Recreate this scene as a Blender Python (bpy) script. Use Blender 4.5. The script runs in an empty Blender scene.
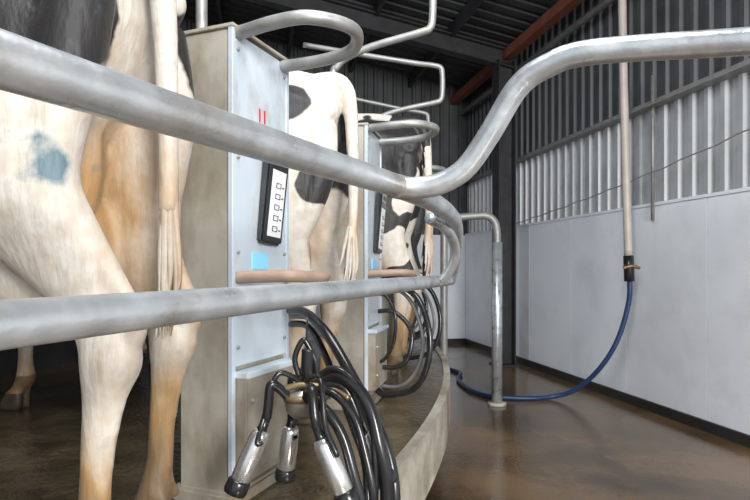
import bpy, bmesh, math, random
from mathutils import Vector, Matrix, noise
random.seed(4)
scene = bpy.context.scene
col = scene.collection
try:
    scene.view_settings.view_transform = 'Standard'
    scene.view_settings.look = 'None'
except Exception: pass

# ------------------------------------------------------------ materials
def mat(name, c1, c2=None, scale=5, rough=.5, rough2=None, metal=0, bump=0, bscale=None, stain=None,
        stain_scale=2, stain_lo=.5, stain_hi=.7, stain_amt=1.0, trans=0, stretch=(1,1,1), spec=.5):
    m = bpy.data.materials.new(name); m.use_nodes = True
    nt = m.node_tree; N = nt.nodes; L = nt.links
    b = N['Principled BSDF']
    tc = N.new('ShaderNodeTexCoord'); mp = N.new('ShaderNodeMapping')
    mp.inputs['Scale'].default_value = stretch
    L.new(tc.outputs['Object'], mp.inputs['Vector'])
    n = N.new('ShaderNodeTexNoise'); n.inputs['Scale'].default_value = scale; n.inputs['Detail'].default_value = 6
    L.new(mp.outputs[0], n.inputs['Vector'])
    r = N.new('ShaderNodeValToRGB'); r.color_ramp.elements[0].position = .3; r.color_ramp.elements[1].position = .7
    r.color_ramp.elements[0].color = (*c1, 1); r.color_ramp.elements[1].color = (*(c2 or c1), 1)
    L.new(n.outputs['Fac'], r.inputs[0]); out = r.outputs[0]
    if stain:
        n2 = N.new('ShaderNodeTexNoise'); n2.inputs['Scale'].default_value = stain_scale; n2.inputs['Detail'].default_value = 9
        n2.inputs['Roughness'].default_value = .65
        L.new(mp.outputs[0], n2.inputs['Vector'])
        mr = N.new('ShaderNodeMapRange'); mr.inputs['From Min'].default_value = stain_lo; mr.inputs['From Max'].default_value = stain_hi
        mr.inputs['To Max'].default_value = stain_amt
        L.new(n2.outputs['Fac'], mr.inputs[0])
        mx = N.new('ShaderNodeMix'); mx.data_type = 'RGBA'
        L.new(mr.outputs[0], mx.inputs[0]); L.new(out, mx.inputs[6]); mx.inputs[7].default_value = (*stain, 1)
        out = mx.outputs[2]
    L.new(out, b.inputs['Base Color'])
    if rough2 is not None:
        mr2 = N.new('ShaderNodeMapRange'); mr2.inputs['From Min'].default_value = .35; mr2.inputs['From Max'].default_value = .65
        mr2.inputs['To Min'].default_value = rough; mr2.inputs['To Max'].default_value = rough2
        L.new(n.outputs['Fac'], mr2.inputs[0]); L.new(mr2.outputs[0], b.inputs['Roughness'])
    else: b.inputs['Roughness'].default_value = rough
    b.inputs['Metallic'].default_value = metal
    b.inputs['Specular IOR Level'].default_value = spec
    if bump:
        nb = N.new('ShaderNodeTexNoise'); nb.inputs['Scale'].default_value = bscale or scale*4; nb.inputs['Detail'].default_value = 5
        L.new(mp.outputs[0], nb.inputs['Vector'])
        bp = N.new('ShaderNodeBump'); bp.inputs['Strength'].default_value = bump; bp.inputs['Distance'].default_value = .01
        L.new(nb.outputs['Fac'], bp.inputs['Height']); L.new(bp.outputs[0], b.inputs['Normal'])
    if trans:
        t = N.new('ShaderNodeBsdfTranslucent'); L.new(out, t.inputs['Color'])
        ms = N.new('ShaderNodeMixShader'); ms.inputs[0].default_value = trans
        L.new(b.outputs[0], ms.inputs[1]); L.new(t.outputs[0], ms.inputs[2])
        L.new(ms.outputs[0], N['Material Output'].inputs[0])
    return m

M = {}
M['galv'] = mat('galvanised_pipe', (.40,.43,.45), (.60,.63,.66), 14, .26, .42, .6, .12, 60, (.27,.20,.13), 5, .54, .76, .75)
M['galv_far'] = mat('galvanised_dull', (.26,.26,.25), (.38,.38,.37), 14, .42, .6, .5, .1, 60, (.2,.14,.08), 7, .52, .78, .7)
M['panel'] = mat('cabinet_steel_panel', (.50,.57,.63), (.66,.73,.80), 4, .3, .45, .2, 0, None, (.30,.22,.12), 6, .52, .78, .8, stretch=(1,1,.45))
M['side'] = mat('stained_steel_side', (.34,.32,.27), (.48,.45,.38), 5, .4, .6, .2, .1, 30, (.15,.09,.035), 3.5, .40, .68, .9, stretch=(1,1,.5))
M['deck'] = mat('wet_deck_concrete', (.05,.037,.02), (.15,.115,.065), 3.5, .04, .26, 0, .6, 30, (.02,.016,.012), 6, .5, .7, .7, spec=.8)
M['rim'] = mat('concrete_rim', (.40,.38,.32), (.54,.51,.43), 6, .5, .75, 0, .3, 40, (.13,.085,.04), 2.5, .41, .66, .88)
M['floor'] = mat('wet_floor_concrete', (.075,.043,.02), (.25,.155,.072), 1.1, .02, .24, 0, .2, 35, (.035,.024,.015), .8, .48, .66, .85, spec=.9)
M['white'] = mat('white_wall_panel', (.80,.83,.88), (.85,.88,.92), 2, .3, .42, 0, 0, None, (.58,.59,.61), 1.5, .5, .8, .6)
M['seam'] = mat('grey_seam', (.35,.37,.4), None, 2, .5)
M['black_base'] = mat('black_kerb', (.015,.015,.015), (.03,.028,.025), 3, .5)
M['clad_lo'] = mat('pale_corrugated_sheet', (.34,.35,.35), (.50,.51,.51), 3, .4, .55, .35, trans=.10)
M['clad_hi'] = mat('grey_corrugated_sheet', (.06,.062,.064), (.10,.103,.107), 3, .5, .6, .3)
M['roof'] = mat('dark_roof_sheet', (.03,.031,.034), (.05,.052,.055), 2, .6)
M['steel_dark'] = mat('dark_painted_steel', (.02,.02,.022), (.04,.04,.043), 6, .5)
M['steel_red'] = mat('red_oxide_steel', (.16,.045,.022), (.22,.07,.04), 6, .6)
M['rubber'] = mat('black_rubber', (.010,.010,.011), (.02,.02,.021), 12, .22)
M['steel'] = mat('stainless_steel', (.62,.62,.61), (.75,.75,.74), 9, .2, .35, .85)
M['claw'] = mat('claw_dull_steel', (.20,.18,.15), (.42,.40,.36), 12, .25, .45, .7)
M['hoseclear'] = mat('grey_silicone_hose', (.10,.10,.10), (.17,.165,.16), 9, .2, .3)
M['blue'] = mat('blue_hose', (.012,.035,.10), (.018,.05,.14), 5, .4)
M['pvc'] = mat('cream_pvc', (.42,.37,.32), (.50,.45,.40), 6, .4)
M['pink'] = mat('rubber_pad', (.32,.22,.16), (.42,.31,.24), 10, .5, .6, 0, .1)
M['label'] = mat('device_label', (.72,.74,.72), None, 5, .4)
M['ltblue'] = mat('blue_tag', (.25,.62,.85), None, 5, .5)
M['red'] = mat('red_mark', (.6,.02,.02), None, 5, .5)
M['brass'] = mat('brass_fitting', (.18,.12,.06), (.28,.2,.1), 9, .4, None, .6)
M['hoof'] = mat('hoof_horn', (.03,.022,.015), (.08,.06,.04), 20, .5)
M['eye'] = mat('cow_eye', (.005,.004,.004), None, 2, .1)

# ------------------------------------------------------------ helpers
def empty(name, loc=(0,0,0), rotz=0):
    e = bpy.data.objects.new(name, None); e.location = loc; e.rotation_euler = (0,0,rotz); e.empty_display_size = .1
    col.objects.link(e); return e

def mkobj(name, bm, m, parent=None, smooth=False, world=True):
    bmesh.ops.recalc_face_normals(bm, faces=bm.faces)
    me = bpy.data.meshes.new(name); bm.to_mesh(me); bm.free()
    if m: me.materials.append(m)
    if smooth:
        for p in me.polygons: p.use_smooth = True
    o = bpy.data.objects.new(name, me); col.objects.link(o)
    if parent:
        o.parent = parent
        if world:
            mw = Matrix.Translation(parent.location) @ Matrix.Rotation(parent.rotation_euler.z, 4, 'Z')
            o.matrix_parent_inverse = mw.inverted()
    return o

def catmull(pts, sub=6):
    n = len(pts); out = []
    for i in range(n-1):
        p0 = pts[max(i-1,0)]; p1 = pts[i]; p2 = pts[i+1]; p3 = pts[min(i+2,n-1)]
        for k in range(sub):
            t = k/sub
            out.append(tuple(.5*((2*b)+(c-a)*t+(2*a-5*b+4*c-d)*t*t+(3*b-a-3*c+d)*t**3) for a,b,c,d in zip(p0,p1,p2,p3)))
    out.append(tuple(pts[-1])); return out

def tube_bm(bm, pts, r, seg=16, smooth=True, sub=7):
    """pts: (x,y,z) or (x,y,z,r)"""
    P = [tuple(p)+((r,) if len(p)==3 else ()) for p in pts]
    if smooth and len(P) > 2: P = catmull(P, sub)
    V = [Vector(p[:3]) for p in P]; R = [p[3] for p in P]
    n = len(V); rings = []; up = None
    for i in range(n):
        t = (V[min(i+1,n-1)]-V[max(i-1,0)]).normalized()
        if up is None:
            up = Vector((0,0,1)) if abs(t.z) < .9 else Vector((1,0,0))
        a = (up - t*up.dot(t)).normalized(); b = t.cross(a); up = a
        rings.append([bm.verts.new(V[i]+(a*math.cos(2*math.pi*k/seg)+b*math.sin(2*math.pi*k/seg))*R[i]) for k in range(seg)])
    for i in range(n-1):
        for k in range(seg):
            bm.faces.new((rings[i][k], rings[i][(k+1)%seg], rings[i+1][(k+1)%seg], rings[i+1][k]))
    bm.faces.new(rings[0][::-1]); bm.faces.new(rings[-1])

def tube(name, pts, r, m, parent=None, world=True, seg=16, smooth=True, sub=7):
    bm = bmesh.new(); tube_bm(bm, pts, r, seg, smooth, sub)
    return mkobj(name, bm, m, parent, True, world)

def box_bm(bm, lo, hi, mtx=None):
    x0,y0,z0 = lo; x1,y1,z1 = hi
    v = [bm.verts.new(c) for c in [(x0,y0,z0),(x1,y0,z0),(x1,y1,z0),(x0,y1,z0),(x0,y0,z1),(x1,y0,z1),(x1,y1,z1),(x0,y1,z1)]]
    for f in [(0,3,2,1),(4,5,6,7),(0,1,5,4),(1,2,6,5),(2,3,7,6),(3,0,4,7)]: bm.faces.new([v[i] for i in f])
    if mtx: bmesh.ops.transform(bm, matrix=mtx, verts=v)
    return v

def box(name, lo, hi, m, parent=None, world=True, bev=0, mtx=None):
    bm = bmesh.new(); box_bm(bm, lo, hi, mtx)
    if bev: bmesh.ops.bevel(bm, geom=bm.edges[:], offset=bev, segments=2, affect='EDGES')
    return mkobj(name, bm, m, parent, False, world)

def corrugated(name, p0, a, length, b, n, pitch, depth, m, parent=None):
    p0, a, b, n = Vector(p0), Vector(a).normalized(), Vector(b), Vector(n).normalized()
    prof = [(0,0),(.55,0),(.65,1),(.90,1)]
    bm = bmesh.new(); prev = None; k = 0
    while k*pitch < length:
        for f,h in prof:
            q = p0 + a*(k+f)*pitch + n*h*depth
            cur = (bm.verts.new(q), bm.verts.new(q+b))
            if prev: bm.faces.new((prev[0],cur[0],cur[1],prev[1]))
            prev = cur
        k += 1
    return mkobj(name, bm, m, parent)

# ------------------------------------------------------------ room shell
W0 = Vector((3.14,4.7,0)); wd = Vector((-.207,1,0)).normalized(); wl = Vector((-wd.y, wd.x, 0))  # along wall / towards the room
ang_w = math.atan2(wd.y, wd.x)
Mw = Matrix.Translation(W0) @ Matrix.Rotation(ang_w, 4, 'Z')   # local x along wall, local y into the room
S0, S1 = -8.2, 6.6

bm = bmesh.new(); box_bm(bm, (-11,-5,-.1), (6.5,12,0)); mkobj('floor', bm, M['floor'])
wr = empty('wall_right', W0)
seams = [-7.6+1.15*i for i in range(13)]
prev = S0
bm = bmesh.new()
for s in seams+[S1]:
    box_bm(bm, (prev+.004, -.05, .10), (s-.004, 0, 2.15), Mw); prev = s
mkobj('white_panels', bm, M['white'], wr)
box('panel_backing', (S0,-.08,0), (S1,-.051,2.15), M['seam'], wr, mtx=Mw)
box('panel_cap', (S0,-.08,2.15), (S1,.015,2.18), M['white'], wr, mtx=Mw)
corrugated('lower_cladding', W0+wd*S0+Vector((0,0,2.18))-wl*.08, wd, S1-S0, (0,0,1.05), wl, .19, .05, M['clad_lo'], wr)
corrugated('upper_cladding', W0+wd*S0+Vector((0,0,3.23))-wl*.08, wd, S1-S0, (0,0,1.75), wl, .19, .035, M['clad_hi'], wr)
box('baseboard_right', (S0,-.05,0), (S1,.03,.10), M['black_base'], mtx=Mw)
# girts
t1 = empty('trim_1', W0)
box('girt_web', (S0,-.04,3.17), (S1,.02,3.25), M['galv_far'], t1, mtx=Mw)
box('girt_flange', (S0,.02,3.17), (S1,.10,3.185), M['galv_far'], t1, mtx=Mw)
tube('roof_drain_pipe', [W0+wd*S0+wl*.12+Vector((0,0,4.55)), W0+wd*S1+wl*.12+Vector((0,0,4.55))], .045, M['galv_far'], smooth=False)

# back wall
B0 = W0+wd*S1; Mb = Matrix.Translation(B0) @ Matrix.Rotation(math.atan2(wl.y, wl.x), 4, 'Z')  # x leftwards, y -> -wd (into room)
wb = empty('wall_back', B0)
bm = bmesh.new()
for i in range(11): box_bm(bm, (i*1.15+.004,-.05,.1), (i*1.15+1.146,0,2.15), Mb)
mkobj('white_panels', bm, M['white'], wb)
box('panel_backing', (-.1,-.08,0), (12.6,-.051,2.15), M['seam'], wb, mtx=Mb)
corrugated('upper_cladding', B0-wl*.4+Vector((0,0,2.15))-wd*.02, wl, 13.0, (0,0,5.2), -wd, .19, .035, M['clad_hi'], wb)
box('baseboard_back', (0,0,0), (12.6,.05,.1), M['black_base'], mtx=Mb)
# left wall
C0 = B0 + wl*12.6
bm = bmesh.new(); Ml = Matrix.Translation(C0) @ Matrix.Rotation(ang_w, 4, 'Z')
box_bm(bm, (-15.5,0,0), (.1,.1,7.4), Ml); mkobj('wall_left', bm, M['steel_dark'])
# roof
slope = wl*12.8 + Vector((0,0,2.3))
ceil = empty('ceiling', (0,0,5))
corrugated('roof_sheets', W0+wd*S0+Vector((0,0,4.98))-wl*.1, wd, S1-S0+.2, slope, (0,0,1), .25, .04, M['roof'], ceil)
su = slope.normalized()
bm = bmesh.new()
for i in range(1,11):
    o = W0 + slope*(i/11) + Vector((0,0,4.98-.11))
    mt = Matrix.Translation(o) @ Matrix.Rotation(ang_w,4,'Z')
    box_bm(bm, (S0,-.03,-.07), (S1,.03,.10), mt)
mkobj('purlins', bm, M['steel_dark'], ceil)
bm = bmesh.new()
for s in (-3.5, .3, 4.15):
    p = W0+wd*s+Vector((0,0,4.68)); q = p+slope
    x = su; y = wd; z = x.cross(y)
    mt = Matrix((( x.x,y.x,z.x,p.x),(x.y,y.y,z.y,p.y),(x.z,y.z,z.z,p.z),(0,0,0,1)))
    L = slope.length
    box_bm(bm, (.1,-.09,-.15),(L,.09,-.13), mt); box_bm(bm, (.1,-.09,.10),(L,.09,.12), mt); box_bm(bm, (.1,-.01,-.14),(L,.01,.12), mt)
mkobj('rafters', bm, M['steel_dark'], ceil)
box('eave_beam', (S0,.20,4.72), (S1,.34,4.86), M['steel_red'], ceil, mtx=Mw)
# columns (I sections)
bm = bmesh.new()
mt = Mw @ Matrix.Translation((4.15,0.14,0))
box_bm(bm, (-.13,.02,0),(.13,.04,4.7), mt); box_bm(bm, (-.13,.28,0),(.13,.30,4.7), mt); box_bm(bm, (-.01,.03,0),(.01,.29,4.7), mt)
box_bm(bm, (-.17,-.0,0),(.17,.34,.02), mt)
mkobj('steel_column', bm, M['steel_dark'])

# ------------------------------------------------------------ rotary platform
PC = Vector((-8.4,5.07,0)); PR = 9.0; DZ = .75
def ring_sector(bm, r0, r1, z0, z1, a0, a1, n=90):
    prev=None
    for i in range(n+1):
        a = math.radians(a0+(a1-a0)*i/n); c,s = math.cos(a), math.sin(a)
        cur = [bm.verts.new((PC.x+r*c, PC.y+r*s, z)) for r,z in ((r0,z0),(r1,z0),(r1,z1),(r0,z1))]
        if prev:
            for k in range(4): bm.faces.new((prev[k],prev[(k+1)%4],cur[(k+1)%4],cur[k]))
        else: bm.faces.new(cur)
        prev = cur
    bm.faces.new(prev[::-1])
pf = empty('rotary_milking_platform', (0.,5.07,0))
bm = bmesh.new(); ring_sector(bm, 4.5, 8.955, .47, DZ, -68, 24); mkobj('deck', bm, M['deck'], pf)
bm = bmesh.new(); ring_sector(bm, 8.955, PR, .47, DZ+.008, -68, 24)
mkobj('concrete_rim', bm, M['rim'], pf)
bm = bmesh.new(); ring_sector(bm, 8.3, 8.5, 0, .47, -68, 24); mkobj('support_beam', bm, M['black_base'], pf)
bm = bmesh.new(); ring_sector(bm, 5.9, 5.98, DZ, 1.9, -68, 24); mkobj('inner_feed_screen', bm, M['steel_dark'], pf)

def polar(r, deg, z=0):
    a = math.radians(deg); return Vector((PC.x+r*math.cos(a), PC.y+r*math.sin(a), z))

# ------------------------------------------------------------ stall cabinets
def cabinet(deg, full=True):
    e = empty('milking_stall_cabinet', polar(8.62, deg, DZ), math.radians(deg))
    k = dict(parent=e, world=False)
    bm = bmesh.new(); box_bm(bm, (-.20,-.17,.0), (-.006,.17,1.50))
    bmesh.ops.bevel(bm, geom=bm.edges[:], offset=.008, segments=2, affect='EDGES')
    mkobj('cabinet_body', bm, M['side'], **k)
    box('front_panel', (-.006,-.165,.44), (.004,.165,1.49), M['panel'], bev=.002, **k)
    box('corner_fold', (-.01,-.172,.0), (.008,-.155,1.505), M['panel'], bev=.002, **k)
    box('corner_fold_far', (-.01,.155,.0), (.008,.172,1.505), M['panel'], bev=.002, **k)
    box('lower_box', (-.005,-.15,.10), (.045,.145,.42), M['side'], bev=.006, **k)
    box('lower_box_lid', (.0,-.158,.405), (.055,.152,.425), M['panel'], bev=.003, **k)
    box('base_plinth', (-.22,-.19,.0), (.02,.19,.05), M['side'], bev=.01, **k)
    box('top_cap', (-.21,-.175,1.50), (.012,.175,1.512), M['side'], bev=.002, **k)
    # hinge and bolts
    bm = bmesh.new()
    for y in (-.14,.14):
        for z in (.5,.8,1.1,1.44):
            bmesh.ops.create_uvsphere(bm, u_segments=8, v_segments=6, radius=.007, matrix=Matrix.Translation((.006,y,z)))
    for z in (.18,.33):
        bmesh.ops.create_uvsphere(bm, u_segments=8, v_segments=6, radius=.008, matrix=Matrix.Translation((.047,-.12,z)))
    mkobj('bolts', bm, M['galv_far'], **k)
    # top horizontal hoop
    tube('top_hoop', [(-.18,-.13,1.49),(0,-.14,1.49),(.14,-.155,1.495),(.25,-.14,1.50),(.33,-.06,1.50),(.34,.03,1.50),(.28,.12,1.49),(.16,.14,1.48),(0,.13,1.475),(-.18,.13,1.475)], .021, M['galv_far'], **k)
    tube('rubber_guard', [(0,-.14,.72),(.15,-.14,.725),(.20,-.11,.725),(.21,-.04,.72),(.21,.05,.72),(.18,.11,.72),(.12,.13,.72),(0,.13,.72)], .019, M['pink'], **k)
    # handheld style control unit
    mt = Matrix.Translation((.02,.035,1.0)) @ Matrix.Rotation(math.radians(-4),4,'X') @ Matrix.Rotation(math.radians(4),4,'Y')
    def cb(nm, lo, hi, m, bev=.003):
        bm = bmesh.new(); vs = box_bm(bm, lo, hi)
        bmesh.ops.bevel(bm, geom=bm.edges[:], offset=bev, segments=2, affect='EDGES')
        bmesh.ops.transform(bm, matrix=mt, verts=bm.verts[:]); mkobj(nm, bm, m, **k)
    cb('control_unit_case', (-.014,-.058,-.17), (.02,.062,.19), M['rubber'], .008)
    cb('control_unit_bezel', (.016,-.054,-.160), (.0215,.058,.183), M['rubber'], .002)
    cb('control_unit_face', (.018,-.042,-.145), (.023,.046,.085), M['label'], .002)
    cb('control_unit_display', (.018,-.044,.115), (.0225,.048,.165), M['seam'], .002)
    bm = bmesh.new()
    for i in range(5):
        z0=-.125+i*.037
        for lo,hi in (((.0228,-.014,z0),(.0245,.016,z0+.002)),((.0228,-.014,z0+.016),(.0245,.016,z0+.018)),((.0228,-.014,z0),(.0245,-.011,z0+.018)),((.0228,.013,z0),(.0245,.016,z0+.018)),((.0228,.024,z0+.004),(.0245,.036,z0+.008))):
            box_bm(bm, lo, hi)
    bmesh.ops.transform(bm, matrix=mt, verts=bm.verts[:]); mkobj('control_unit_buttons', bm, M['rubber'], **k)
    bm = bmesh.new()
    for i in range(4): box_bm(bm, (.022,-.03+i*.019,.127), (.025,-.024+i*.019,.153))
    bmesh.ops.transform(bm, matrix=mt, verts=bm.verts[:]); mkobj('control_unit_digits', bm, M['rubber'], **k)
    box('tag', (.004,-.06,.745), (.008,.03,.80), M['ltblue'], **k)
    bm = bmesh.new()
    box_bm(bm, (.004,-.02,1.24), (.0055,-.012,1.285)); box_bm(bm, (.004,.01,1.24), (.0055,.018,1.285))
    mkobj('number_marks', bm, M['red'], **k)
    # pipes on the stall: upright and upper divider loop running inwards
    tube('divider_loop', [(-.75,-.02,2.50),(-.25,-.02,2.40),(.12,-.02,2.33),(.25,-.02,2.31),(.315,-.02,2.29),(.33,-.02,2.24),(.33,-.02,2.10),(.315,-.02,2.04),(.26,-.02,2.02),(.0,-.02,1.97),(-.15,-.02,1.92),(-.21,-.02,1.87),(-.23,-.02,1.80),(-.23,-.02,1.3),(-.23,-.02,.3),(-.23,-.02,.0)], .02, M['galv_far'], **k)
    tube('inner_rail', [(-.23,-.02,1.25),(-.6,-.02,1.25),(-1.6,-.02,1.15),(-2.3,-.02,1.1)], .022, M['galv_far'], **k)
    # hoses
    if full:
        tube('milk_hose', [(-.02,.12,.66),(.1,.10,.66),(.24,.05,.58),(.31,0,.40),(.30,-.02,.22),(.22,0,.09),(.05,.02,.05),(-.02,.05,.12)], .017, M['rubber'], **k)
        tube('vacuum_hose', [(-.02,.14,.63),(.1,.13,.63),(.20,.09,.55),(.265,.05,.38),(.25,.04,.22),(.16,.05,.10),(.03,.06,.09),(-.02,.06,.15)], .011, M['hoseclear'], **k)
        tube('pulse_hose', [(-.02,.0,.60),(.07,-.02,.60),(.13,-.05,.50),(.12,-.05,.34),(.05,-.04,.24),(0,-.03,.3)], .010, M['rubber'], **k)
        tube('pulse_hose_b', [(-.02,.10,.5),(.1,.09,.5),(.20,.06,.40),(.19,.03,.26),(.12,.03,.2),(0,.04,.2)], .013, M['rubber'], **k)
    return e
CA = [-21.6,-13.2,-4.8,3.6,12.0]
for i,a in enumerate(CA): cabinet(a, i>0)

# ------------------------------------------------------------ milking cluster
def cup(e, top, bot, r=.027):
    top, bot = Vector(top), Vector(bot); d = bot-top
    f = lambda t,rr: tuple(top+d*t)+(rr,)
    tube('liner_neck', [f(-.18,.011), f(0,.013), f(.08,.017)], .01, M['rubber'], e, smooth=False)
    tube('cup_shell', [f(.04,.014), f(.06,r*.78), f(.14,r*.95), f(.5,r), f(.78,r*.98), f(.80,r*.9)], r, M['steel'], e, smooth=False, seg=24)
    tube('liner_mouth', [f(.79,r*.98), f(.82,r*1.12), f(.95,r*1.18), f(1.0,r*1.08), f(1.005,r*.6)], r, M['rubber'], e, smooth=False, seg=24)
    return tuple(top-d*.18)
cl = empty('milking_cluster', (-.2,1.55,1.13))
bm = bmesh.new()
prof = [(.0,.055),(.018,.055),(.022,.04),(.04,.034),(.048,.02),(.05,.0),(.045,-.02),(.03,-.036),(.0,-.042)]
rings=[]
for r,z in prof:
    rings.append([bm.verts.new((-.2+r*math.cos(2*math.pi*k/28), 1.55+r*math.sin(2*math.pi*k/28), 1.125+z)) for k in range(28)] if r>0 else [bm.verts.new((-.2,1.55,1.125+z))])
for a,b in zip(rings,rings[1:]):
    for k in range(28):
        q=[a[k%len(a)],a[(k+1)%len(a)],b[(k+1)%len(b)],b[k%len(b)]]
        q=list(dict.fromkeys(q))
        if len(q)>2: bm.faces.new(q)
mkobj('claw_bowl', bm, M['claw'], cl, True)
tube('claw_collar', [(-.2,1.55,1.135),(-.2,1.55,1.15)], .053, M['brass'], cl, smooth=False, seg=28)
cups = [((-.300,1.50,1.075),(-.372,1.48,.905)), ((-.243,1.62,1.05),(-.262,1.63,.885)), ((-.140,1.42,1.075),(-.062,1.40,.905)), ((-.035,1.52,1.055),(.035,1.52,.915))]
for i,(t,b) in enumerate(cups):
    s = cup(cl, t, b)
    S = Vector(s); C = Vector((-.2,1.55,1.15)); dd = (S-C); h = Vector((dd.x,dd.y,0)).normalized()
    st = C+h*.045; mid = (st+S)/2 + Vector((0,0,.055)) + h*.02
    tube('short_milk_tube', [st, st+h*.03+Vector((0,0,.03)), mid, S+Vector((0,0,.02)), S-(Vector(t)-S)*-.3], .013, M['rubber'], cl)
    off = Vector((.018,.012,0))
    sb = Vector(t)+(Vector(b)-Vector(t))*.25+Vector((.02,-.02,.01))
    tube('pulse_tube', [C+Vector((0,0,.03)), mid+off+Vector((0,0,.03)), S+off+h*.03, sb+h*.012, sb], .0075, M['rubber'], cl)
# hanging hook
tube('hook_body', [(-.185,1.55,1.19),(-.187,1.55,1.23),(-.185,1.55,1.275)], .018, M['rubber'], cl)
tube('hook_bail', [(-.21,1.55,1.20),(-.222,1.55,1.25),(-.2,1.55,1.30),(-.182,1.55,1.28),(-.165,1.55,1.24),(-.16,1.55,1.19)], .008, M['rubber'], cl)
tube('hook_cord', [(-.19,1.55,1.29),(-.20,1.65,1.345),(-.22,1.83,1.34)], .003, M['rubber'], cl)
tube('handle_bar', [(-.26,1.53,1.165),(-.2,1.53,1.18),(-.12,1.53,1.17),(-.07,1.5,1.15)], .009, M['brass'], cl)
# long hoses
tube('long_milk_hose', [(-.30,1.98,1.35),(-.235,1.88,1.35),(-.16,1.78,1.30),(-.085,1.70,1.20),(-.02,1.65,1.09),(.035,1.6,.98),(.055,1.56,.86),(.04,1.55,.72),(-.02,1.58,.62)], .0165, M['rubber'], cl)
tube('long_vacuum_hose', [(-.30,2.0,1.33),(-.22,1.90,1.33),(-.145,1.80,1.27),(-.085,1.74,1.17),(-.03,1.69,1.06),(.015,1.64,.95),(.03,1.60,.84),(.02,1.58,.70)], .011, M['hoseclear'], cl)
tube('long_pulse_hose', [(-.30,2.0,1.30),(-.23,1.92,1.30),(-.17,1.83,1.23),(-.12,1.77,1.13),(-.07,1.72,1.02),(-.03,1.67,.92),(-.02,1.63,.80)], .012, M['rubber'], cl)
tube('claw_milk_hose', [(-.2,1.57,1.13),(-.14,1.55,1.19),(-.08,1.52,1.20),(-.02,1.49,1.14),(.01,1.46,1.04),(.03,1.45,.93),(.02,1.45,.80),(-.02,1.5,.66)], .018, M['rubber'], cl)
tube('claw_pulse_hose', [(-.19,1.57,1.16),(-.12,1.53,1.225),(-.05,1.5,1.19),(-.01,1.47,1.10),(0,1.45,1.0),(0,1.44,.86)], .009, M['rubber'], cl)
tube('loop_hose', [(-.18,1.5,1.15),(-.13,1.46,1.13),(-.085,1.44,1.07),(-.055,1.42,.98),(-.03,1.41,.88),(-.03,1.41,.78)], .014, M['rubber'], cl)
tube('loop_hose_b', [(-.17,1.52,1.17),(-.11,1.49,1.165),(-.055,1.465,1.11),(-.025,1.44,1.02),(-.005,1.42,.92),(-.01,1.42,.80)], .011, M['rubber'], cl)

# ------------------------------------------------------------ foreground rails
ra = empty('guard_rail', (0,1.2,1.6))
PRr = .0245
dA = (Vector((.054,1.21,0))-Vector((-.315,.47,0)))
A0 = Vector((-.315,.47,1.675))-dA*.9
tube('upper_rail', [A0, A0+dA*.4, (-.315,.47,1.675), (-.13,.84,1.675), (.02,1.14,1.675),(.054,1.21,1.674),(.155,1.45,1.668),(.24,1.75,1.66),(.29,2.0,1.64),(.32,2.2,1.60),(.338,2.35,1.55),(.345,2.48,1.49),(.344,2.56,1.447)], PRr, M['galv'], ra, sub=10)
dB = Vector((.704,2.03,0)); B00 = Vector((-.36,.54,1.445))
tube('lower_rail', [B00-dB*.3, B00, B00+dB*.5, B00+dB*1.0, B00+dB*1.012], PRr, M['galv'], ra, smooth=False)
tube('swan_neck_rail', [(.045,1.20,1.674),(.09,1.20,1.672),(.14,1.19,1.68),(.19,1.175,1.71),(.235,1.15,1.775),(.285,1.12,1.86),(.335,1.09,1.893),(.41,1.05,1.905),(.64,.95,1.885),(.85,.86,1.87),(1.2,.7,1.85)], PRr*.96, M['galv'], ra, sub=10)
tube('weld_bead', [(.04,1.185,1.674),(.058,1.212,1.674),(.07,1.225,1.674)], PRr*1.08, M['galv_far'], ra)
tube('inner_arc', [(.17,1.75,1.655),(.235,1.85,1.63),(.275,1.95,1.585),(.285,2.0,1.54),(.27,2.03,1.49),(.245,2.05,1.455)], .018, M['galv'], ra)
gp = empty('gate_post', (1.335,6.13,0))
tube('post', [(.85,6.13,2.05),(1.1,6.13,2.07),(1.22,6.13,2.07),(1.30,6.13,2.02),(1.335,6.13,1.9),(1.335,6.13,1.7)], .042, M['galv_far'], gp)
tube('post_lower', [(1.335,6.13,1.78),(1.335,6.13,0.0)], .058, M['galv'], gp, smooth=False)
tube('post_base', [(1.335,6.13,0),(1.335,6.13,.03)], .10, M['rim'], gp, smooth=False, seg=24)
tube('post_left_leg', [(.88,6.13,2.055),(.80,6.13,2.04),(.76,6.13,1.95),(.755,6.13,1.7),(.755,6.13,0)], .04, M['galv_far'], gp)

# ------------------------------------------------------------ wash-down pipe and hose
hp = empty('wash_down_hose', (2.66,5.9,0))
tube('drop_pipe', [(2.72,5.92,4.53),(2.64,5.905,4.53),(2.605,5.9,4.48),(2.605,5.9,4.3),(2.62,5.9,3.5),(2.645,5.9,2.5),(2.67,5.9,1.62)], .042, M['pvc'], hp)
tube('valve_body', [(2.67,5.9,1.63),(2.675,5.9,1.5),(2.68,5.9,1.36)], .052, M['rubber'], hp, smooth=False)
tube('valve_lever', [(2.60,5.86,1.50),(2.68,5.84,1.52),(2.76,5.84,1.50)], .018, M['brass'], hp)
tube('blue_hose', [(2.68,5.9,1.40),(2.685,5.9,1.25),(2.67,5.92,1.08),(2.61,5.95,.82),(2.52,6.0,.58),(2.39,6.12,.33),(2.22,6.28,.12),(2.02,6.38,.035),(1.80,6.34,.025),(1.55,6.36,.025),(1.30,6.45,.025),(1.15,6.8,.025),(1.10,7.4,.025),(1.2,7.9,.025),(1.0,8.3,.025)], .026, M['blue'], hp)
tube('wall_conduit', [W0+wd*1.15+wl*.02+Vector((0,0,2.0)), W0+wd*1.15+wl*.02+Vector((0,0,3.5))], .018, M['galv_far'], smooth=False)
pts=[]
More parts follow.
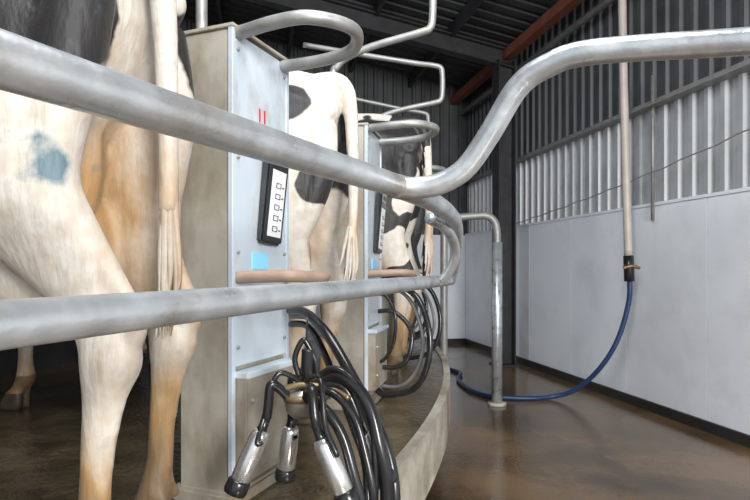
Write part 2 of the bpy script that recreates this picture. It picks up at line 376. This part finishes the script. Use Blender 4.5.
for i in range(30):
    s = -2+ i*.22; z = 2.92-.118*(s+2)*1.0 - .10*math.sin(math.pi*i/29)
    pts.append(tuple(W0+wd*s+wl*.14+Vector((0,0,z+.008*math.sin(i*2.3)))))
tube('pull_cord', pts, .007, M['galv_far'], sub=3, seg=8)

# ------------------------------------------------------------ cows
def cow_material():
    m = bpy.data.materials.new('holstein_hide'); m.use_nodes=True
    nt=m.node_tree; N=nt.nodes; L=nt.links; b=N['Principled BSDF']
    at=N.new('ShaderNodeAttribute'); at.attribute_name='hide'
    sp=N.new('ShaderNodeSeparateColor'); L.new(at.outputs['Color'], sp.inputs[0])
    tc=N.new('ShaderNodeTexCoord')
    def nz(scale, det=6, stretch=None):
        n=N.new('ShaderNodeTexNoise'); n.inputs['Scale'].default_value=scale; n.inputs['Detail'].default_value=det
        if stretch:
            mp=N.new('ShaderNodeMapping'); mp.inputs['Scale'].default_value=stretch; L.new(tc.outputs['Object'],mp.inputs[0]); L.new(mp.outputs[0],n.inputs['Vector'])
        else: L.new(tc.outputs['Object'],n.inputs['Vector'])
        return n.outputs['Fac']
    def rng(v,a,bb,c=0,d=1):
        r=N.new('ShaderNodeMapRange'); r.inputs[1].default_value=a; r.inputs[2].default_value=bb; r.inputs[3].default_value=c; r.inputs[4].default_value=d; L.new(v,r.inputs[0]); return r.outputs[0]
    def mth(op,a,c):
        n=N.new('ShaderNodeMath'); n.operation=op
        for i,v in enumerate((a,c)):
            if isinstance(v,(int,float)): n.inputs[i].default_value=v
            else: L.new(v,n.inputs[i])
        return n.outputs[0]
    def mix(f,a,c):
        n=N.new('ShaderNodeMix'); n.data_type='RGBA'
        L.new(f,n.inputs[0])
        for i,v in ((6,a),(7,c)):
            if isinstance(v,tuple): n.inputs[i].default_value=(*v,1)
            else: L.new(v,n.inputs[i])
        return n.outputs[2]
    hair=nz(60,4,(1,1,.25)); fine=nz(25,5)
    base=mix(rng(fine,.3,.7),(.50,.44,.37),(.64,.60,.54))
    pink=mix(sp.outputs[2],base,(.50,.29,.13))
    dn=mth('ADD',sp.outputs[1],mth('MULTIPLY',mth('SUBTRACT',nz(6,10,(1,1,.45)),.5),1.5))
    dirt=mix(rng(dn,.25,.62),pink,(.37,.22,.09))
    dk=mix(rng(dn,.52,.85),dirt,(.14,.09,.045))
    pf_=mth('ADD',sp.outputs[0],mth('MULTIPLY',mth('SUBTRACT',nz(18,4),.5),.10))
    blk=mix(rng(pf_,.49,.52),dk,(.014,.012,.012))
    ab=N.new('ShaderNodeAttribute'); ab.attribute_name='brand'
    bl=mix(rng(mth('ADD',ab.outputs['Fac'],mth('MULTIPLY',mth('SUBTRACT',fine,.5),1.6)),.2,.7,0,.92),blk,(.05,.12,.16))
    L.new(bl,b.inputs['Base Color']); b.inputs['Roughness'].default_value=.55
    b.inputs['Sheen Weight'].default_value=.05
    bp=N.new('ShaderNodeBump'); bp.inputs['Strength'].default_value=.5; bp.inputs['Distance'].default_value=.008
    L.new(mth('ADD',hair,mth('MULTIPLY',nz(11,4,(1,1,.5)),2.0)),bp.inputs['Height']); L.new(bp.outputs[0],b.inputs['Normal'])
    return m
M['cow']=cow_material()

def loft(bm, rings, axis='x', seg=28, sub=4):
    R=catmull(rings,sub); out=[]
    for c in R:
        cx,cy,cz,a,b_=c
        vs=[]
        for k in range(seg):
            t=2*math.pi*k/seg
            if axis=='x': vs.append(bm.verts.new((cx,cy+b_*math.cos(t),cz+a*math.sin(t))))
            else: vs.append(bm.verts.new((cx+a*math.cos(t),cy+b_*math.sin(t),cz)))
        out.append(vs)
    for p,q in zip(out,out[1:]):
        for k in range(seg): bm.faces.new((p[k],p[(k+1)%seg],q[(k+1)%seg],q[k]))
    bm.faces.new(out[0][::-1]); bm.faces.new(out[-1])
def ell(bm,c,r,rot=None):
    mt=Matrix.Translation(c)
    if rot: mt=mt@rot
    bmesh.ops.create_uvsphere(bm,u_segments=24,v_segments=16,radius=1,matrix=mt@Matrix.Diagonal((*r,1)))

def cow(deg, r_rear, seed, blobs, spots=False, brand=None, scale=1.15, ldx=0.0, rdx=0.0, tail_sway=0.0, turn=0, ly=.155, rdirt=0.0):
    loc=polar(r_rear,deg,DZ)
    e=bpy.data.objects.new('cow',None); e.location=loc; e.rotation_euler=(0,0,math.radians(deg+180+turn)); e.scale=(scale,)*3
    e.empty_display_size=.2; col.objects.link(e)
    rnd=random.Random(seed)
    bm=bmesh.new()
    loft(bm,[(-.015,0,1.24,.09,.07),(.03,0,1.20,.17,.15),(.15,0,1.14,.26,.22),(.3,0,1.09,.32,.25),(.45,0,1.05,.36,.27),(.65,0,1.01,.40,.32),(.9,0,.98,.43,.37),(1.2,0,.98,.43,.36),(1.45,0,1.01,.40,.30),(1.65,0,1.05,.36,.24),(1.82,0,1.13,.27,.17),(2.0,0,1.22,.19,.12),(2.2,0,1.31,.15,.10),(2.32,0,1.36,.13,.11),(2.45,0,1.31,.12,.10),(2.6,0,1.20,.09,.075),(2.74,0,1.11,.075,.07),(2.80,0,1.09,.05,.05)])
    # spine ridge, hooks, pins, tail head
    tube_bm(bm,[(0,0,1.34,.03),(.15,0,1.395,.04),(.45,0,1.40,.05),(.9,0,1.39,.05),(1.5,0,1.40,.05)],.04)
    for s in (1,-1):
        ell(bm,(.46,s*.235,1.30),(.09,.06,.07)); ell(bm,(.02,s*.105,1.24),(.07,.05,.06))
        tube_bm(bm,[(.46,s*.22,1.30,.05),(.25,s*.18,1.28,.055),(.03,s*.10,1.24,.05)],.05)
        dx=ldx if s>0 else rdx
        loft(bm,[(.33,s*.10,1.28,.14,.07),(.29,s*.13,1.15,.23,.11),(.25,s*.155,1.0,.235,.115),(.22+dx*.25,s*.165,.88,.20,.095),(.185+dx*.5,s*.165,.77,.155,.078),(.135+dx*.75,s*(ly+.01),.67,.115,.056),(.078+dx*.95,s*ly,.58,.072,.042),(.045+dx,s*ly,.52,.060,.044),(.040+dx,s*ly,.47,.056,.046),(.055+dx,s*ly,.41,.038,.034),(.07+dx,s*ly,.32,.029,.027),(.078+dx,s*ly,.22,.028,.027),(.085+dx,s*ly,.155,.038,.040),(.10+dx,s*ly,.115,.041,.043),(.13+dx,s*ly,.08,.036,.041)],'z')
        # achilles tendon, hock point, muscle of the thigh, flexor tendon
        tube_bm(bm,[(.075+dx*.4,s*.160,.80,.04),(.04+dx*.75,s*(ly+.005),.68,.026),(-.002+dx,s*ly,.58,.020),(-.014+dx,s*ly,.545,.021),(.0+dx,s*ly,.50,.018),(.028+dx,s*ly,.40,.014),(.048+dx,s*ly,.30,.013),(.058+dx,s*ly,.20,.015)],.02,12)
        tube_bm(bm,[(.02,s*.11,1.18,.06),(.02,s*.145,1.02,.062),(.05+dx*.1,s*.162,.88,.055),(.085+dx*.4,s*.165,.76,.045)],.05,14)
        ell(bm,(.05+dx,s*(ly+.028),.49),(.028,.02,.035)); ell(bm,(.05+dx,s*(ly-.028),.49),(.028,.02,.035))
        # dewclaws and claws
        for q in (.026,-.026):
            ell(bm,(.055+dx,s*ly+q*.9,.135),(.016,.012,.018))
            loft(bm,[(.14+dx,s*ly+q,.09,.040,.022),(.15+dx,s*ly+q,.05,.055,.025),(.16+dx,s*ly+q,.012,.065,.027),(.16+dx,s*ly+q,.0,.064,.026)],'z',16)
        fx=1.50
        loft(bm,[(fx+.02,s*.12,1.05,.15,.08),(fx,s*.15,.88,.13,.085),(fx-.01,s*.16,.72,.085,.06),(fx,s*.16,.58,.055,.046),(fx+.01,s*.155,.46,.048,.046),(fx+.012,s*.155,.41,.047,.045),(fx,s*.155,.34,.034,.034),(fx,s*.155,.22,.031,.032),(fx,s*.155,.14,.042,.042),(fx+.03,s*.155,.09,.038,.042)],'z')
        for q in (.024,-.024):
            loft(bm,[(fx+.035,s*.155+q,.09,.038,.022),(fx+.05,s*.155+q,.05,.052,.024),(fx+.06,s*.155+q,.012,.06,.026),(fx+.06,s*.155+q,0,.059,.025)],'z',16)
        # ears
        ell(bm,(2.30,s*.20,1.40),(.03,.10,.045),Matrix.Rotation(s*-.35,4,'X'))
        # cheek / brow
        ell(bm,(2.42,s*.085,1.33),(.05,.03,.04))
    # udder
    ell(bm,(.36,0,.76),(.22,.125,.20)); ell(bm,(.22,.052,.69),(.115,.065,.16)); ell(bm,(.22,-.052,.69),(.115,.065,.16)); ell(bm,(.17,0,.90),(.08,.08,.2))
    for x in (.20,.40):
        for s in (1,-1): tube_bm(bm,[(x,s*.07,.60,.02),(x,s*.075,.53,.016),(x,s*.08,.49,.012)],.015,12)
    # tail
    w=tail_sway
    tube_bm(bm,[(.10,0,1.38,.035),(.0,0,1.385,.036),(-.05,0,1.34,.034),(-.07,w*.1,1.22,.028),(-.08,w*.25,1.0,.023),(-.08,w*.45,.85,.021),(-.075,w*.7,.76,.022)],.03,14)
    me=bpy.data.meshes.new('tmp'); bm.to_mesh(me); bm.free()
    o=bpy.data.objects.new('body',me); col.objects.link(o)
    rm=o.modifiers.new('r','REMESH'); rm.mode='VOXEL'; rm.voxel_size=.0105
    sm=o.modifiers.new('s','SMOOTH'); sm.factor=.5; sm.iterations=4
    dg=bpy.context.evaluated_depsgraph_get()
    m2=bpy.data.meshes.new_from_object(o.evaluated_get(dg)); m2.name='cow_body'
    o.modifiers.clear(); o.data=m2; bpy.data.meshes.remove(me)
    # tail switch: bundle of hair locks
    bm=bmesh.new()
    for i in range(34):
        a=rnd.uniform(0,6.283); rr=rnd.uniform(.003,.016); L_=rnd.uniform(.14,.30)
        ox,oy=rr*math.cos(a),rr*math.sin(a); sp_=rnd.uniform(1.0,2.2)
        tube_bm(bm,[(-.077+ox*.6,w*.62+oy*.6,.81,.009),(-.075+ox*sp_*.8,w*.8+oy*sp_*.8,.80-L_*.4,.008),(-.072+ox*sp_,w*1.0+oy*sp_,.80-L_*.75,.005),(-.070+ox*sp_*.9+.01,w*1.15+oy*sp_*.9,.80-L_,.001)],.01,7,True,4)
    m3=bpy.data.meshes.new('tail_switch'); bmesh.ops.recalc_face_normals(bm,faces=bm.faces); bm.to_mesh(m3); bm.free()
    o3=bpy.data.objects.new('tail_switch',m3); col.objects.link(o3); o3.parent=e
    m2.materials.clear(); m2.materials.append(M['cow']); m2.materials.append(M['hoof']); m3.materials.append(M['cow'])
    for mm in (m2,m3):
        cols=[]; brs=[]
        so=Vector((seed*7.3,seed*3.1,seed*1.7))
        for v in mm.vertices:
            c=v.co; nn=noise.noise(c*2.4+so)*.5+noise.noise(c*5.5+so)*.25
            f=.0
            for bx,by,bz,br in blobs:
                d=(c-Vector((bx,by,bz))).length/br
                f=max(f,1.0-.5*d)
            f=f+nn*.32 if blobs else 0
            if spots: f=max(f,.5+(noise.noise(c*5.2+so)+.35*noise.noise(c*12+so)+.10)*.9)
            if c.z<.60 and c.x<.5 and not (spots and c.z>.5): f=min(f,.2)
            if c.x<-.06 and c.z<1.25: f=min(f,.3)
            # dirt: lower legs, inner thighs, tail switch
            dirt=max(0,min(1,(.62-c.z)/.4))*.30+.11
            if c.x<.25 and c.z<1.15: dirt+=.14*max(0,min(1,(.2-abs(c.y))/.05))
            if c.y<-.02 and c.x<.6: dirt+=rdirt*max(0,min(1,(1.15-c.z)/.3))
            if c.x<-.055: dirt+=.06
            if c.z<.16: dirt+=.4
            pk=max(0,1-((c.x-.27)/.26)**2-(c.y/.13)**2-((c.z-.76)/.27)**2)
            pk=min(1,pk*2.2)
            if c.x<-.05: pk=0
            cols += [f,dirt,pk,1.0]
            b_=0.0
            if brand: b_=max(0,1.25-(c-Vector(brand[:3])).length/brand[3])
            brs.append(b_)
        mm.color_attributes.new('hide','FLOAT_COLOR','POINT'); mm.attributes.new('brand','FLOAT','POINT')
        mm.attributes['hide'].data.foreach_set('color',cols)
        mm.attributes['brand'].data.foreach_set('value',brs)
        for p in mm.polygons:
            p.use_smooth=True
            if p.center.z<.075: p.material_index=1
    o.parent=e
    bm=bmesh.new()
    for s in (1,-1): bmesh.ops.create_uvsphere(bm,u_segments=12,v_segments=8,radius=.02,matrix=Matrix.Translation((2.45,s*.108,1.34)))
    mkobj('eyes',bm,M['eye'],e,True,False)
    bm=bmesh.new()
    for s in (1,-1): ell(bm,(2.80,s*.03,1.10),(.012,.012,.009))
    mkobj('nostrils',bm,M['eye'],e,True,False)
    return e
cow(-25.6,8.68,1,[(.22,.24,1.14,.18),(.07,.20,1.12,.14),(.42,.27,1.15,.20),(.05,.10,1.30,.12),(.9,.35,.80,.36),(.7,.3,1.3,.3),(1.5,.2,1.1,.45),(.02,-.20,1.16,.13),(.12,-.26,1.10,.16),(.7,-.3,1.1,.35)],brand=(-.01,.215,.83,.055),ldx=-.10,rdx=-.045,tail_sway=-.02,turn=10,ly=.13,rdirt=.22)
cow(-17.2,8.60,2,[(-.01,-.10,1.17,.13),(.04,-.17,1.02,.11),(.02,.17,.96,.085),(.12,.24,1.28,.12),(.9,.2,1.3,.35),(1.4,-.3,.9,.3)],tail_sway=.05,ldx=.05,turn=8,rdirt=.12)
cow(-8.8,8.76,5,[(.05,.0,1.36,.10),(.05,.2,1.1,.09),(.12,.2,.85,.08)],spots=True,tail_sway=-.03,scale=1.24)
cow(-.4,8.80,8,[(.3,0,1.1,.7),(1.0,0,1.1,.7)],scale=1.2)
cow(8.0,8.7,11,[(.2,.1,1.2,.3)],spots=True)

# ------------------------------------------------------------ light
w=bpy.data.worlds.new('World'); scene.world=w; w.use_nodes=True
bg=w.node_tree.nodes['Background']; bg.inputs[0].default_value=(.84,.92,1.0,1); bg.inputs[1].default_value=1.0
def area(name,loc,tgt,sx,sy,power,colr):
    l=bpy.data.lights.new(name,'AREA'); l.shape='RECTANGLE'; l.size=sx; l.size_y=sy; l.energy=power; l.color=colr
    o=bpy.data.objects.new(name,l); o.location=loc; o.rotation_euler=(Vector(tgt)-Vector(loc)).to_track_quat('-Z','Y').to_euler(); col.objects.link(o)
area('doorway_daylight',(2.8,-4.2,3.0),(0,3,1.2),1.6,2.0,580,(1,.985,.955))
area('wall_fill_light',(.2,1.2,4.8),(2.5,7,.8),1.5,3,215,(.93,.96,1))  # fill lamp added to brighten the right wall's white panels, no roof fitting
area('deck_highlight_fill',(-5.2,8.6,2.6),(-1.5,2.0,.8),1.6,1.6,120,(.85,.92,1))  # lamp added to put highlights on the wet deck, no opening there

cam=bpy.data.cameras.new('camera'); co=bpy.data.objects.new('camera',cam); col.objects.link(co)
co.location=(0,0,1.5); co.rotation_euler=(math.radians(90),0,0)
cam.sensor_width=36; cam.lens=26.88; cam.shift_y=.024; cam.clip_start=.02
scene.camera=co
